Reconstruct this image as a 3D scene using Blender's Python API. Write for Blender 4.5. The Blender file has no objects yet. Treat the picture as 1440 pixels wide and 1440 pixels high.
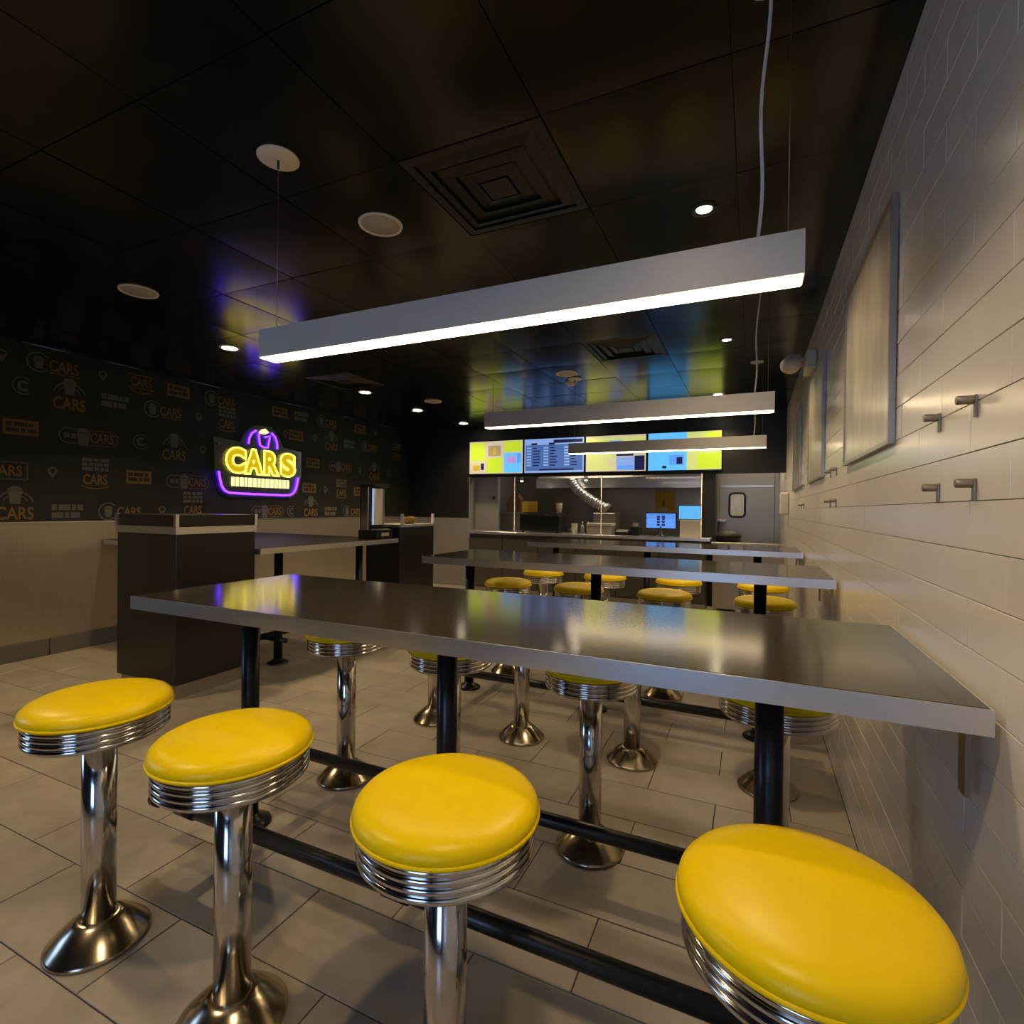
import bpy, math, random
from mathutils import Matrix, Vector
random.seed(7)
scene = bpy.context.scene
COL = scene.collection

# ------------------------------------------------------------------ camera
H = 1.34
FPX = 736.72
YAW, PIT, ROL = [math.radians(a) for a in (24.647, -0.405, 0.661)]
cam_d = bpy.data.cameras.new('camera')
cam = bpy.data.objects.new('camera', cam_d)
COL.objects.link(cam)
cam_d.sensor_width = 36.0
cam_d.lens = 36.0 * FPX / 1440.0
cam_d.clip_start = 0.02
Fh = Vector((-math.sin(YAW), math.cos(YAW), 0))
R0 = Vector((math.cos(YAW), math.sin(YAW), 0))
Fw = Fh * math.cos(PIT) + Vector((0, 0, 1)) * math.sin(PIT)
U0 = -Fh * math.sin(PIT) + Vector((0, 0, 1)) * math.cos(PIT)
c_, s_ = math.cos(ROL), math.sin(ROL)
Rr = R0 * c_ + U0 * s_
Ur = -R0 * s_ + U0 * c_
M4 = Matrix((Rr, Ur, -Fw)).transposed().to_4x4()
M4.translation = Vector((0, 0, H))
cam.matrix_world = M4
scene.camera = cam


def on_wall(px, py, x):
    """point of the plane X = x seen at a pixel of the photograph (1440 x 1440)"""
    a, b = (px - 720) / FPX, (py - 720) / FPX
    d = Rr * a - Ur * b + Fw
    t = x / d.x
    return Vector((x, d.y * t, H + d.z * t))


# ------------------------------------------------------------------ world, exposure
w = bpy.data.worlds.new('world')
scene.world = w
w.use_nodes = True
bg = w.node_tree.nodes['Background']
bg.inputs[0].default_value = (0.40, 0.57, 0.92, 1)     # overcast blue daylight outside the shop front
bg.inputs[1].default_value = 6.5
vs = scene.view_settings
vs.view_transform = 'Standard'
vs.look = 'None'
vs.gamma = 1.0
vs.use_curve_mapping = False
vs.exposure = 0.0

PENDANT_E = 17.0
DOWN_W = 48.0
WARM = (1.0, 0.74, 0.42)


# ------------------------------------------------------------------ materials
def mat(name, col, rough=0.5, metal=0.0, noise=0.0, nscale=20.0, bump=0.0, bscale=60.0, rnd=0.0,
        emit=None, es=0.0, aniso=None, coat=0.0, spec=None):
    m = bpy.data.materials.new(name)
    m.use_nodes = True
    nt = m.node_tree
    b = nt.nodes['Principled BSDF']
    b.inputs['Base Color'].default_value = (*col, 1)
    b.inputs['Roughness'].default_value = rough
    b.inputs['Metallic'].default_value = metal
    if spec is not None:
        b.inputs['Specular IOR Level'].default_value = spec
    if coat:
        b.inputs['Coat Weight'].default_value = coat
        b.inputs['Coat Roughness'].default_value = 0.08
    if emit:
        b.inputs['Emission Color'].default_value = (*emit, 1)
        b.inputs['Emission Strength'].default_value = es
    tc = nt.nodes.new('ShaderNodeTexCoord')
    src = tc.outputs['Object']
    if aniso:
        mp = nt.nodes.new('ShaderNodeMapping')
        mp.inputs['Scale'].default_value = aniso
        nt.links.new(src, mp.inputs['Vector'])
        src = mp.outputs['Vector']
    if noise or rnd:
        fac = None
        if noise:
            n = nt.nodes.new('ShaderNodeTexNoise')
            n.inputs['Scale'].default_value = nscale
            n.inputs['Detail'].default_value = 6
            n.inputs['Roughness'].default_value = 0.65
            if rnd:
                oi = nt.nodes.new('ShaderNodeObjectInfo')
                add = nt.nodes.new('ShaderNodeVectorMath')
                add.operation = 'ADD'
                sc = nt.nodes.new('ShaderNodeVectorMath')
                sc.operation = 'SCALE'
                sc.inputs['Scale'].default_value = 1.0
                cmb = nt.nodes.new('ShaderNodeCombineXYZ')
                mul = nt.nodes.new('ShaderNodeMath')
                mul.operation = 'MULTIPLY'
                mul.inputs[1].default_value = 37.0
                nt.links.new(oi.outputs['Random'], mul.inputs[0])
                for i in range(3):
                    nt.links.new(mul.outputs[0], cmb.inputs[i])
                nt.links.new(src, add.inputs[0])
                nt.links.new(cmb.outputs[0], add.inputs[1])
                nt.links.new(add.outputs[0], n.inputs['Vector'])
            else:
                nt.links.new(src, n.inputs['Vector'])
            mr = nt.nodes.new('ShaderNodeMapRange')
            mr.inputs['From Min'].default_value = 0.25
            mr.inputs['From Max'].default_value = 0.75
            mr.inputs['To Min'].default_value = 1 - noise
            mr.inputs['To Max'].default_value = 1 + noise
            nt.links.new(n.outputs['Fac'], mr.inputs['Value'])
            fac = mr.outputs[0]
        if rnd:
            oi2 = nt.nodes.new('ShaderNodeObjectInfo')
            mr2 = nt.nodes.new('ShaderNodeMapRange')
            mr2.inputs['To Min'].default_value = 1 - rnd
            mr2.inputs['To Max'].default_value = 1 + rnd
            nt.links.new(oi2.outputs['Random'], mr2.inputs['Value'])
            if fac is None:
                fac = mr2.outputs[0]
            else:
                mm = nt.nodes.new('ShaderNodeMath')
                mm.operation = 'MULTIPLY'
                nt.links.new(fac, mm.inputs[0])
                nt.links.new(mr2.outputs[0], mm.inputs[1])
                fac = mm.outputs[0]
        vm = nt.nodes.new('ShaderNodeVectorMath')
        vm.operation = 'SCALE'
        vm.inputs[0].default_value = col
        nt.links.new(fac, vm.inputs['Scale'])
        nt.links.new(vm.outputs[0], b.inputs['Base Color'])
    if bump:
        n2 = nt.nodes.new('ShaderNodeTexNoise')
        n2.inputs['Scale'].default_value = bscale
        n2.inputs['Detail'].default_value = 3
        nt.links.new(src, n2.inputs['Vector'])
        bp = nt.nodes.new('ShaderNodeBump')
        bp.inputs['Strength'].default_value = bump
        bp.inputs['Distance'].default_value = 0.01
        nt.links.new(n2.outputs['Fac'], bp.inputs['Height'])
        nt.links.new(bp.outputs[0], b.inputs['Normal'])
    return m


def glass_mat(name, tint=(0.9, 0.95, 1.0), gloss=0.12, rough=0.03):
    m = bpy.data.materials.new(name)
    m.use_nodes = True
    nt = m.node_tree
    nt.nodes.clear()
    o = nt.nodes.new('ShaderNodeOutputMaterial')
    mx = nt.nodes.new('ShaderNodeMixShader')
    t = nt.nodes.new('ShaderNodeBsdfTransparent')
    t.inputs[0].default_value = (*tint, 1)
    g = nt.nodes.new('ShaderNodeBsdfGlossy')
    g.inputs['Roughness'].default_value = rough
    fr = nt.nodes.new('ShaderNodeFresnel')
    fr.inputs['IOR'].default_value = 1.45
    mr = nt.nodes.new('ShaderNodeMapRange')
    mr.inputs['To Min'].default_value = gloss * 0.5
    mr.inputs['To Max'].default_value = 1.0
    nt.links.new(fr.outputs[0], mr.inputs['Value'])
    nt.links.new(mr.outputs[0], mx.inputs[0])
    nt.links.new(t.outputs[0], mx.inputs[1])
    nt.links.new(g.outputs[0], mx.inputs[2])
    nt.links.new(mx.outputs[0], o.inputs[0])
    return m


M = {}
M['vinyl'] = mat('yellow_vinyl', (0.93, 0.66, 0.0), 0.33, spec=0.22, bump=0.02, bscale=300, noise=0.03, nscale=8)
M['chrome'] = mat('chrome', (0.66, 0.645, 0.62), 0.14, 1.0, noise=0.04, nscale=14)
M['chrome_base'] = mat('satin_chrome', (0.52, 0.44, 0.31), 0.2, 1.0, noise=0.04, nscale=14)
M['black_paint'] = mat('black_powder_coat', (0.008, 0.009, 0.011), 0.32, noise=0.1, nscale=30)
M['laminate'] = mat('dark_laminate', (0.045, 0.037, 0.029), 0.13, noise=0.22, nscale=7, aniso=(1, 3, 1))
M['alu'] = mat('brushed_aluminium', (0.76, 0.75, 0.73), 0.30, 1.0, noise=0.05, nscale=30, aniso=(1, 8, 30))
M['grout'] = mat('floor_grout', (0.055, 0.05, 0.043), 0.8, noise=0.1)
M['floor_tile'] = mat('stone_look_floor_tile', (0.375, 0.325, 0.26), 0.36, noise=0.20, nscale=5.0, rnd=0.06, bump=0.05, bscale=50)
M['wgrout'] = mat('wall_grout', (0.30, 0.265, 0.22), 0.8, noise=0.05)
M['wtile'] = mat('white_glazed_tile', (0.74, 0.70, 0.63), 0.22, rnd=0.02, noise=0.02, nscale=5, bump=0.05, bscale=9)
M['ctile'] = mat('black_ceiling_tile', (0.006, 0.0057, 0.0054), 0.19, noise=0.15, nscale=30, bump=0.03, bscale=10, spec=0.3)
M['cgrid'] = mat('black_ceiling_grid', (0.006, 0.006, 0.006), 0.5, noise=0.1)
M['wallpaper'] = mat('black_wallpaper', (0.008, 0.007, 0.006), 0.6, noise=0.15, nscale=30)
M['tan_print'] = mat('tan_print', (0.17, 0.10, 0.028), 0.6, noise=0.2, nscale=60)
M['grey_print'] = mat('grey_print', (0.105, 0.10, 0.095), 0.6, noise=0.2, nscale=60)
M['dark_print'] = mat('dark_print', (0.02, 0.015, 0.01), 0.6, noise=0.1)
M['wainscot'] = mat('embossed_steel', (0.56, 0.50, 0.41), 0.38, 0.9, noise=0.06, nscale=60, bump=0.12, bscale=120, aniso=(1, 1, 0.15))
M['base_tile'] = mat('grey_base_tile', (0.13, 0.125, 0.12), 0.4, noise=0.12, nscale=8, rnd=0.06)
M['steel'] = mat('brushed_steel', (0.40, 0.355, 0.29), 0.38, 0.75, noise=0.08, nscale=25, aniso=(1, 1, 12))
M['steel_pale'] = mat('pale_panel', (0.27, 0.265, 0.25), 0.4, 0.2, noise=0.05, nscale=10)
M['cabinet'] = mat('dark_cabinet_laminate', (0.013, 0.011, 0.009), 0.32, noise=0.15, nscale=14, aniso=(1, 1, 8))
M['counterfront'] = mat('dark_counter_front', (0.05, 0.043, 0.034), 0.45, noise=0.2, nscale=14, aniso=(8, 1, 1))
M['reflected_black'] = mat('laminate_reflected_black', (0.010, 0.009, 0.008), 0.55, noise=0.1, nscale=20, spec=0.12)  # countertop's mirrored black wallpaper, put into its colour as a darker laminate
M['blackwall'] = mat('black_wall_paint', (0.008, 0.008, 0.008), 0.5, noise=0.1)
M['white'] = mat('white_plastic', (0.62, 0.60, 0.56), 0.4, noise=0.04)
M['grille'] = mat('speaker_grille', (0.42, 0.38, 0.31), 0.6, noise=0.25, nscale=120)
M['cream'] = mat('cream_plastic', (0.72, 0.64, 0.52), 0.45, noise=0.04)
M['housing'] = mat('grey_light_housing', (0.50, 0.49, 0.47), 0.42, 0.15, noise=0.04, nscale=30, aniso=(1, 8, 8))
M['lens'] = mat('light_lens', (0.9, 0.88, 0.8), 0.4, emit=(1.0, 0.77, 0.47), es=PENDANT_E, noise=0.01)
M['bulb'] = mat('downlight_lens', (0.9, 0.88, 0.8), 0.4, emit=(1.0, 0.86, 0.62), es=22.0, noise=0.01)
M['added_panel_glow'] = mat('added_panel_diffuser', (0.9, 0.9, 0.88), 0.4, emit=(1.0, 0.88, 0.70), es=16.0, noise=0.01)  # glow of the panels added to brighten the kitchen
M['glass'] = glass_mat('clear_glass', (0.97, 0.97, 0.97), 0.02, 0.05)
M['window_glass'] = glass_mat('window_glass', (0.92, 0.96, 1.0))
M['acrylic'] = glass_mat('clear_acrylic', (0.985, 0.985, 0.985), 0.0, 0.3)
M['picture'] = mat('picture_print', (0.50, 0.46, 0.39), 0.30, noise=0.35, nscale=3.0, aniso=(1, 3, 0.8))
M['frame'] = mat('brushed_frame', (0.40, 0.37, 0.33), 0.4, 0.8, noise=0.05)
M['hook'] = mat('satin_nickel', (0.33, 0.28, 0.22), 0.45, 1.0, noise=0.05)
M['black_plastic'] = mat('black_plastic', (0.008, 0.008, 0.008), 0.3, noise=0.1)
M['bowl'] = mat('amber_bowl', (0.40, 0.24, 0.05), 0.35, noise=0.2, nscale=80)
M['bag'] = mat('brown_paper', (0.16, 0.09, 0.035), 0.8, noise=0.2, nscale=20)
M['yellow_card'] = mat('yellow_card', (0.55, 0.33, 0.01), 0.6, noise=0.05)
M['red_print'] = mat('dark_red_print', (0.12, 0.05, 0.02), 0.6, noise=0.05)
M['paper'] = mat('white_paper', (0.6, 0.56, 0.5), 0.7, noise=0.04)
M['rubber'] = mat('dark_rubber', (0.01, 0.01, 0.01), 0.6, noise=0.1)
M['outside'] = mat('pavement_outside', (0.18, 0.18, 0.18), 0.8, noise=0.2)


def emis(name, col, s):
    return mat(name, tuple(c * 0.3 for c in col), 0.4, emit=col, es=s, noise=0.01)


M['neon_yellow'] = emis('neon_yellow', (1.0, 0.80, 0.09), 3.0)
M['neon_fill'] = emis('neon_letter_face', (0.66, 0.46, 0.0), 0.85)
M['neon_white'] = emis('neon_white', (1.0, 0.86, 0.34), 1.5)
M['neon_purple'] = emis('neon_purple', (0.10, 0.016, 1.0), 8.0)
M['sc_lime'] = emis('screen_lime', (0.55, 0.74, 0.03), 0.95)
M['sc_pale'] = emis('screen_pale_lime', (0.62, 0.68, 0.22), 0.9)
M['sc_cream'] = emis('screen_cream', (0.66, 0.56, 0.38), 0.9)
M['sc_tan'] = emis('screen_tan', (0.42, 0.30, 0.16), 0.9)
M['sc_gold'] = emis('screen_gold', (0.62, 0.42, 0.02), 0.9)
M['sc_blue'] = emis('screen_sky_blue', (0.12, 0.52, 1.0), 1.0)
M['sc_mid'] = emis('screen_mid_blue', (0.065, 0.135, 0.36), 1.0)
M['sc_light'] = emis('screen_light_blue', (0.26, 0.42, 0.80), 0.9)
M['sc_navy'] = emis('screen_navy', (0.012, 0.012, 0.06), 1.0)
M['sc_lilac'] = emis('screen_lilac', (0.55, 0.30, 0.70), 0.9)
M['sc_pos'] = emis('screen_register_blue', (0.11, 0.32, 0.90), 1.0)


# ------------------------------------------------------------------ mesh helpers
class MB:
    def __init__(s):
        s.v = []
        s.f = []
        s.sm = []

    def add(s, verts, faces, smooth=False):
        o = len(s.v)
        s.v += [tuple(p) for p in verts]
        s.f += [tuple(i + o for i in f) for f in faces]
        s.sm += [smooth] * len(faces)
        return s

    def box(s, x0, x1, y0, y1, z0, z1, b=0.0):
        """box, with chamfered edges when b is given"""
        if b <= 0:
            v = [(x, y, z) for z in (z0, z1) for y in (y0, y1) for x in (x0, x1)]
            return s.add(v, [(0, 2, 3, 1), (4, 5, 7, 6), (0, 1, 5, 4), (2, 6, 7, 3), (0, 4, 6, 2), (1, 3, 7, 5)])
        v = []
        for sx in (0, 1):
            for sy in (0, 1):
                for sz in (0, 1):
                    X, Y, Z = (x0, x1)[sx], (y0, y1)[sy], (z0, z1)[sz]
                    dx, dy, dz = (b, -b)[sx], (b, -b)[sy], (b, -b)[sz]
                    v += [(X, Y + dy, Z + dz), (X + dx, Y, Z + dz), (X + dx, Y + dy, Z)]

        def I(a, c, d, k):
            return (a * 4 + c * 2 + d) * 3 + k
        F = []
        for a in (0, 1):
            F.append([I(a, 0, 0, 0), I(a, 1, 0, 0), I(a, 1, 1, 0), I(a, 0, 1, 0)])
            F.append([I(0, a, 0, 1), I(0, a, 1, 1), I(1, a, 1, 1), I(1, a, 0, 1)])
            F.append([I(0, 0, a, 2), I(1, 0, a, 2), I(1, 1, a, 2), I(0, 1, a, 2)])
        for a in (0, 1):
            for c in (0, 1):
                F.append([I(a, c, 0, 0), I(a, c, 1, 0), I(a, c, 1, 1), I(a, c, 0, 1)])
                F.append([I(a, 0, c, 0), I(a, 1, c, 0), I(a, 1, c, 2), I(a, 0, c, 2)])
                F.append([I(0, a, c, 1), I(1, a, c, 1), I(1, a, c, 2), I(0, a, c, 2)])
                for d in (0, 1):
                    F.append([I(a, c, d, 0), I(a, c, d, 1), I(a, c, d, 2)])
        cx, cy, cz = (x0 + x1) / 2, (y0 + y1) / 2, (z0 + z1) / 2
        G = []
        for f in F:
            p = [Vector(v[i]) for i in f]
            n = (p[1] - p[0]).cross(p[2] - p[0])
            ctr = sum(p, Vector()) / len(p)
            if n.dot(ctr - Vector((cx, cy, cz))) < 0:
                f = f[::-1]
            G.append(tuple(f))
        return s.add(v, G)

    def lathe(s, prof, cx=0, cy=0, seg=40, cap=True, axis='z', c3=None):
        """prof: (radius, height) from bottom to top"""
        vs_, fs = [], []
        for r, h in prof:
            for k in range(seg):
                a = 2 * math.pi * k / seg
                vs_.append((r * math.cos(a), r * math.sin(a), h))
        n = len(prof)
        for i in range(n - 1):
            for k in range(seg):
                k2 = (k + 1) % seg
                fs.append((i * seg + k, i * seg + k2, (i + 1) * seg + k2, (i + 1) * seg + k))
        if cap:
            fs.append(tuple(range(seg))[::-1])
            fs.append(tuple((n - 1) * seg + k for k in range(seg)))
        out = []
        for x, y, z in vs_:
            if axis == 'x':
                x, y, z = z, x, y
            elif axis == 'y':
                x, y, z = y, z, x
            if c3:
                out.append((x + c3[0], y + c3[1], z + c3[2]))
            else:
                out.append((x + cx, y + cy, z))
        s.add(out, fs, True)
        for i in range(1, 3 if cap else 1):
            s.sm[-i] = False
        return s

    def tube(s, pts, r, seg=10, closed=False):
        pts = [Vector(p) for p in pts]
        n = len(pts)
        vs_, fs = [], []
        prev = None
        for i, p in enumerate(pts):
            if closed:
                t = pts[(i + 1) % n] - pts[i - 1]
            else:
                t = pts[min(i + 1, n - 1)] - pts[max(i - 1, 0)]
            t.normalize()
            a = prev if prev is not None else (Vector((0, 0, 1)) if abs(t.z) < 0.9 else Vector((1, 0, 0)))
            u = (a - t * a.dot(t)).normalized()
            prev = u
            v2 = t.cross(u)
            for k in range(seg):
                an = 2 * math.pi * k / seg
                vs_.append(p + (u * math.cos(an) + v2 * math.sin(an)) * r)
        for i in range(n if closed else n - 1):
            j = (i + 1) % n
            for k in range(seg):
                k2 = (k + 1) % seg
                fs.append((i * seg + k, i * seg + k2, j * seg + k2, j * seg + k))
        if not closed:
            fs.append(tuple(range(seg))[::-1])
            fs.append(tuple((n - 1) * seg + k for k in range(seg)))
        return s.add(vs_, fs, True)

    def prism(s, poly, y0, y1, plane='xz'):
        """extrude a 2-D polygon; plane xz -> along y, plane yz -> along x, plane xy -> along z"""
        n = len(poly)

        def P(a, b, d):
            return {'xz': (a, d, b), 'yz': (d, a, b), 'xy': (a, b, d)}[plane]
        v = [P(a, b, y0) for a, b in poly] + [P(a, b, y1) for a, b in poly]
        f = [tuple(range(n)), tuple(range(2 * n - 1, n - 1, -1))]
        f += [(i, (i + 1) % n + 0, (i + 1) % n + n, i + n)[::-1] for i in range(n)]
        return s.add(v, f)

    def mesh(s, name, m):
        me = bpy.data.meshes.new(name)
        me.from_pydata(s.v, [], s.f)
        me.polygons.foreach_set('use_smooth', s.sm)
        me.materials.append(m)
        me.update()
        return me


def link(name, me, parent=None, loc=(0, 0, 0), rot=None, label=None):
    o = bpy.data.objects.new(name, me)
    COL.objects.link(o)
    o.location = loc
    if rot:
        o.rotation_euler = rot
    if parent:
        o.parent = parent
    if label:
        o['label'] = label
    return o


def part(name, mb, m, parent, label=None):
    return link(name, mb.mesh(name, M[m] if isinstance(m, str) else m), parent, label=label)


def tag(o, label, cat, group=None):
    o['label'] = label
    o['category'] = cat
    if group:
        o['group'] = group
    return o


def thing(name, loc, label, cat, group=None):
    o = bpy.data.objects.new(name, None)
    COL.objects.link(o)
    o.location = loc
    o.empty_display_size = 0.1
    return tag(o, label, cat, group)


def one(name, mb, m, label, cat, group=None, loc=(0, 0, 0)):
    o = link(name, mb.mesh(name, M[m]), None, loc)
    return tag(o, label, cat, group)


def struct(name, mb, m, label=None):
    o = link(name, mb.mesh(name, M[m]))
    o['kind'] = 'structure'
    if label:
        o['label'] = label
    return o


def copy_tree(o, parent=None):
    c = o.copy()
    COL.objects.link(c)
    c.parent = parent
    for ch in [k for k in o.children]:
        copy_tree(ch, c)
    return c


def tile_mesh(name, lx, ly, lz, axis, m, b=0.002):
    """a plate with chamfered front edges; front face towards -x ('x') or +z ('z') or -z ('d'); origin at its centre, on the front face"""
    mb = MB()
    if axis == 'x':
        a, c = ly / 2, lz / 2
        v = [(0, -a + b, -c + b), (0, a - b, -c + b), (0, a - b, c - b), (0, -a + b, c - b),
             (b, -a, -c), (b, a, -c), (b, a, c), (b, -a, c), (lx, -a, -c), (lx, a, -c), (lx, a, c), (lx, -a, c)]
        q = [(0, 3, 2, 1)]
    else:
        sg = -1 if axis == 'z' else 1
        a, c = lx / 2, ly / 2
        v = [(-a + b, -c + b, 0), (a - b, -c + b, 0), (a - b, c - b, 0), (-a + b, c - b, 0),
             (-a, -c, sg * b), (a, -c, sg * b), (a, c, sg * b), (-a, c, sg * b),
             (-a, -c, sg * lz), (a, -c, sg * lz), (a, c, sg * lz), (-a, c, sg * lz)]
        q = [(0, 1, 2, 3)] if axis == 'z' else [(0, 3, 2, 1)]
    for i in range(4):
        j = (i + 1) % 4
        for lo, hi in ((0, 4), (4, 8)):
            f = (lo + i, hi + i, hi + j, lo + j)
            q.append(f if axis != 'd' else f[::-1])
    if axis == 'x':
        q = [q[0]] + [f[::-1] for f in q[1:]]
        q = [q[0]] + [f[::-1] for f in q[1:]]
    mb.add(v, q)
    return mb.mesh(name, m)


# ------------------------------------------------------------------ room shell
XL, XR = -5.64, 0.40          # faces of the side walls
YF, YB, YK = -2.4, 7.83, 9.7  # shop front, menu-board wall, kitchen back wall
ZC = 2.70

# floor: grout bed with tiles
floor = struct('floor', MB().box(XL - 0.2, XR + 0.2, YF - 0.2, YK + 0.2, -0.10, -0.003), 'grout')
TX, TY, TG = 0.61, 0.2925, 0.004
fm = tile_mesh('floor_tile_mesh', TX - TG, TY - TG, 0.006, 'z', M['floor_tile'], 0.0015)
cells = []
k0 = int(math.floor((YF - 1.385) / TY)) - 1
rest = MB()
for k in range(k0, 40):
    y0 = 1.385 + TY * k
    if y0 + TY < YF - 0.05 or y0 > YK:
        continue
    off = -0.44 if k % 2 == 0 else -0.135
    for i in range(-14, 5):
        xc = off + TX * (i + 0.5)
        if xc + TX / 2 < XL - 0.01 or xc - TX / 2 > XR + 0.01:
            continue
        yc = y0 + TY / 2
        a0, a1 = max(xc - TX / 2, XL), min(xc + TX / 2, XR)
        dep = -xc * math.sin(YAW) + yc * math.cos(YAW)
        lat = xc * math.cos(YAW) + yc * math.sin(YAW)
        vis = dep > 0.9 and abs(lat) < dep * 1.08 + 0.3 and yc < 7.2
        cells.append((0 if vis else 1, dep if vis else 99, xc, yc, a0, a1, y0))
cells.sort()
cut = {}
n_part = 0
for v_, d_, xc, yc, a0, a1, y0 in cells:
    wdt = round(a1 - a0, 3)
    if v_ == 0 and n_part < 298 and wdt > 0.03:
        if wdt not in cut:
            cut[wdt] = fm if abs(wdt - TX) < 0.002 else tile_mesh('floor_tile_cut', wdt - TG, TY - TG, 0.006, 'z', M['floor_tile'], 0.0015)
        link('tile', cut[wdt], floor, ((a0 + a1) / 2, yc, random.uniform(0, 0.0006)), (0, 0, 0))
        n_part += 1
    elif wdt > 0.03:
        rest.box(a0 + TG / 2, a1 - TG / 2, y0 + TG / 2, y0 + TY - TG / 2, -0.006, 0.0)
rf = part('outlying_tiles', rest, 'floor_tile', floor)
rf['kind'] = 'stuff'

# right wall: glazed tiles in running bond
wall_right = struct('wall_right', MB().box(XR + 0.006, XR + 0.2, YF, YK, 0, ZC), 'wgrout')
RH, RL, RG = 0.0988, 0.366, 0.002
wm = {}
rest = MB()
for k in range(-15, 13):
    z0, z1 = 1.464 + RH * k, 1.464 + RH * (k + 1)
    z0, z1 = max(z0, 0.0), min(z1, ZC)
    if z1 - z0 < 0.02:
        continue
    off = 1.353 if k % 2 == 0 else 1.536
    for i in range(-12, 24):
        y0, y1 = off + RL * i, off + RL * (i + 1)
        y0, y1 = max(y0, YF), min(y1, YK)
        if y1 - y0 < 0.03:
            continue
        if y0 > 0.8 and y1 < 4.5:
            key = (round(y1 - y0, 3), round(z1 - z0, 3))
            if key not in wm:
                wm[key] = tile_mesh('wall_tile_mesh', 0.006, key[0] - RG, key[1] - RG, 'x', M['wtile'], 0.0008)
            link('tile', wm[key], wall_right, (XR + random.uniform(-0.0004, 0.0004), (y0 + y1) / 2, (z0 + z1) / 2),
                 (0, random.uniform(-0.004, 0.004), random.uniform(-0.0025, 0.0025)))
        else:
            rest.box(XR, XR + 0.006, y0 + RG / 2, y1 - RG / 2, z0 + RG / 2, z1 - RG / 2)
rf = part('outlying_tiles', rest, 'wtile', wall_right)
rf['kind'] = 'stuff'

# left wall: black printed wallpaper above embossed steel wainscot
WZ = 1.165
LY0, LY1, LZ0, LZ1 = -1.9, -0.4, 1.18, 2.30       # side window behind the viewer
wl = MB().box(XL - 0.2, XL, YF, YB + 0.2, 0, LZ0).box(XL - 0.2, XL, YF, YB + 0.2, LZ1, ZC)
wl.box(XL - 0.2, XL, YF, LY0, LZ0, LZ1).box(XL - 0.2, XL, LY1, YB + 0.2, LZ0, LZ1)
wall_left = struct('wall_left', wl, 'wallpaper')
part('wainscot', MB().box(XL, XL + 0.012, YF, YB, 0.15, WZ), 'wainscot', wall_left, 'embossed steel wainscot panel')
part('wainscot_cap', MB().box(XL, XL + 0.018, YF, YB, WZ, WZ + 0.012), 'alu', wall_left)
bb = struct('baseboard_left', MB().box(XL, XL + 0.008, YF, YB, 0, 0.148), 'grout')
bm_ = tile_mesh('base_tile_mesh', 0.01, 0.6 - 0.006, 0.146, 'x', M['base_tile'], 0.003)
for i in range(-8, 9):
    yc = 2.5 + 0.58 * (i + 0.5)
    if YF + 0.3 < yc < YB - 0.3:
        o = link('tile', bm_, bb, (XL + 0.018, yc, 0.0745), (0, 0, math.pi))
        o.scale = (1, 0.966, 1)

# shop front behind the camera with its windows
wf = MB()
WX0, WX1, WZ0, WZ1 = -1.15, 0.0, 0.55, 2.25
wf.box(XL - 0.2, XR + 0.2, YF - 0.2, YF, 0, WZ0).box(XL - 0.2, XR + 0.2, YF - 0.2, YF, WZ1, ZC)
wf.box(XL - 0.2, WX0, YF - 0.2, YF, WZ0, WZ1).box(WX1, XR + 0.2, YF - 0.2, YF, WZ0, WZ1)
struct('wall_front', wf, 'blackwall')
fr = MB()
y0, y1 = YF - 0.13, YF - 0.07
fr.box(WX0, WX0 + 0.05, y0, y1, WZ0, WZ1).box(WX1 - 0.05, WX1, y0, y1, WZ0, WZ1)
fr.box(WX0 + 0.05, WX1 - 0.05, y0, y1, WZ0, WZ0 + 0.05).box(WX0 + 0.05, WX1 - 0.05, y0, y1, WZ1 - 0.05, WZ1)
wo = struct('window_1', fr, 'frame')
part('pane', MB().box(WX0 + 0.05, WX1 - 0.05, YF - 0.104, YF - 0.096, WZ0 + 0.05, WZ1 - 0.05), 'window_glass', wo)
fr = MB()
x0, x1 = XL - 0.13, XL - 0.07
fr.box(x0, x1, LY0, LY0 + 0.05, LZ0, LZ1).box(x0, x1, LY1 - 0.05, LY1, LZ0, LZ1)
fr.box(x0, x1, LY0 + 0.05, LY1 - 0.05, LZ0, LZ0 + 0.05).box(x0, x1, LY0 + 0.05, LY1 - 0.05, LZ1 - 0.05, LZ1)
wo = struct('window_2', fr, 'frame')
part('pane', MB().box(XL - 0.104, XL - 0.096, LY0 + 0.05, LY1 - 0.05, LZ0 + 0.05, LZ1 - 0.05), 'window_glass', wo)

# menu-board wall, kitchen
wb = MB()
wb.box(XL, -4.40, YB, YB + 0.12, 0, ZC)              # black return left of the counter
wb.box(-4.40, XR, YB, YB + 0.12, 1.86, ZC)           # header over the counter
wb.box(-0.66, -0.47, YB, YB + 0.5, 0, 1.86)          # post beside the corridor
wall_back = struct('wall_back', wb, 'blackwall')
part('wainscot', MB().box(XL + 0.02, -4.40, YB - 0.012, YB, 0.0, WZ), 'steel_pale', wall_back, 'pale lower wall panel')
part('return_panel', MB().box(-4.40, -4.388, YB - 0.012, YB + 0.12, 0, 1.86), 'steel_pale', wall_back)
struct('wall_kitchen_back', MB().box(XL, XR + 0.2, YK, YK + 0.15, 0, ZC), 'steel', 'steel kitchen back wall')
struct('wall_kitchen_left', MB().box(-4.60, -4.40, YB + 0.12, YK, 0, ZC), 'steel_pale')
wk = struct('wall_kitchen_partition', MB().box(-4.40, -3.96, 8.05, 8.12, 0, ZC), 'steel_pale', 'pale panelled partition behind the counter')
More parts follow.
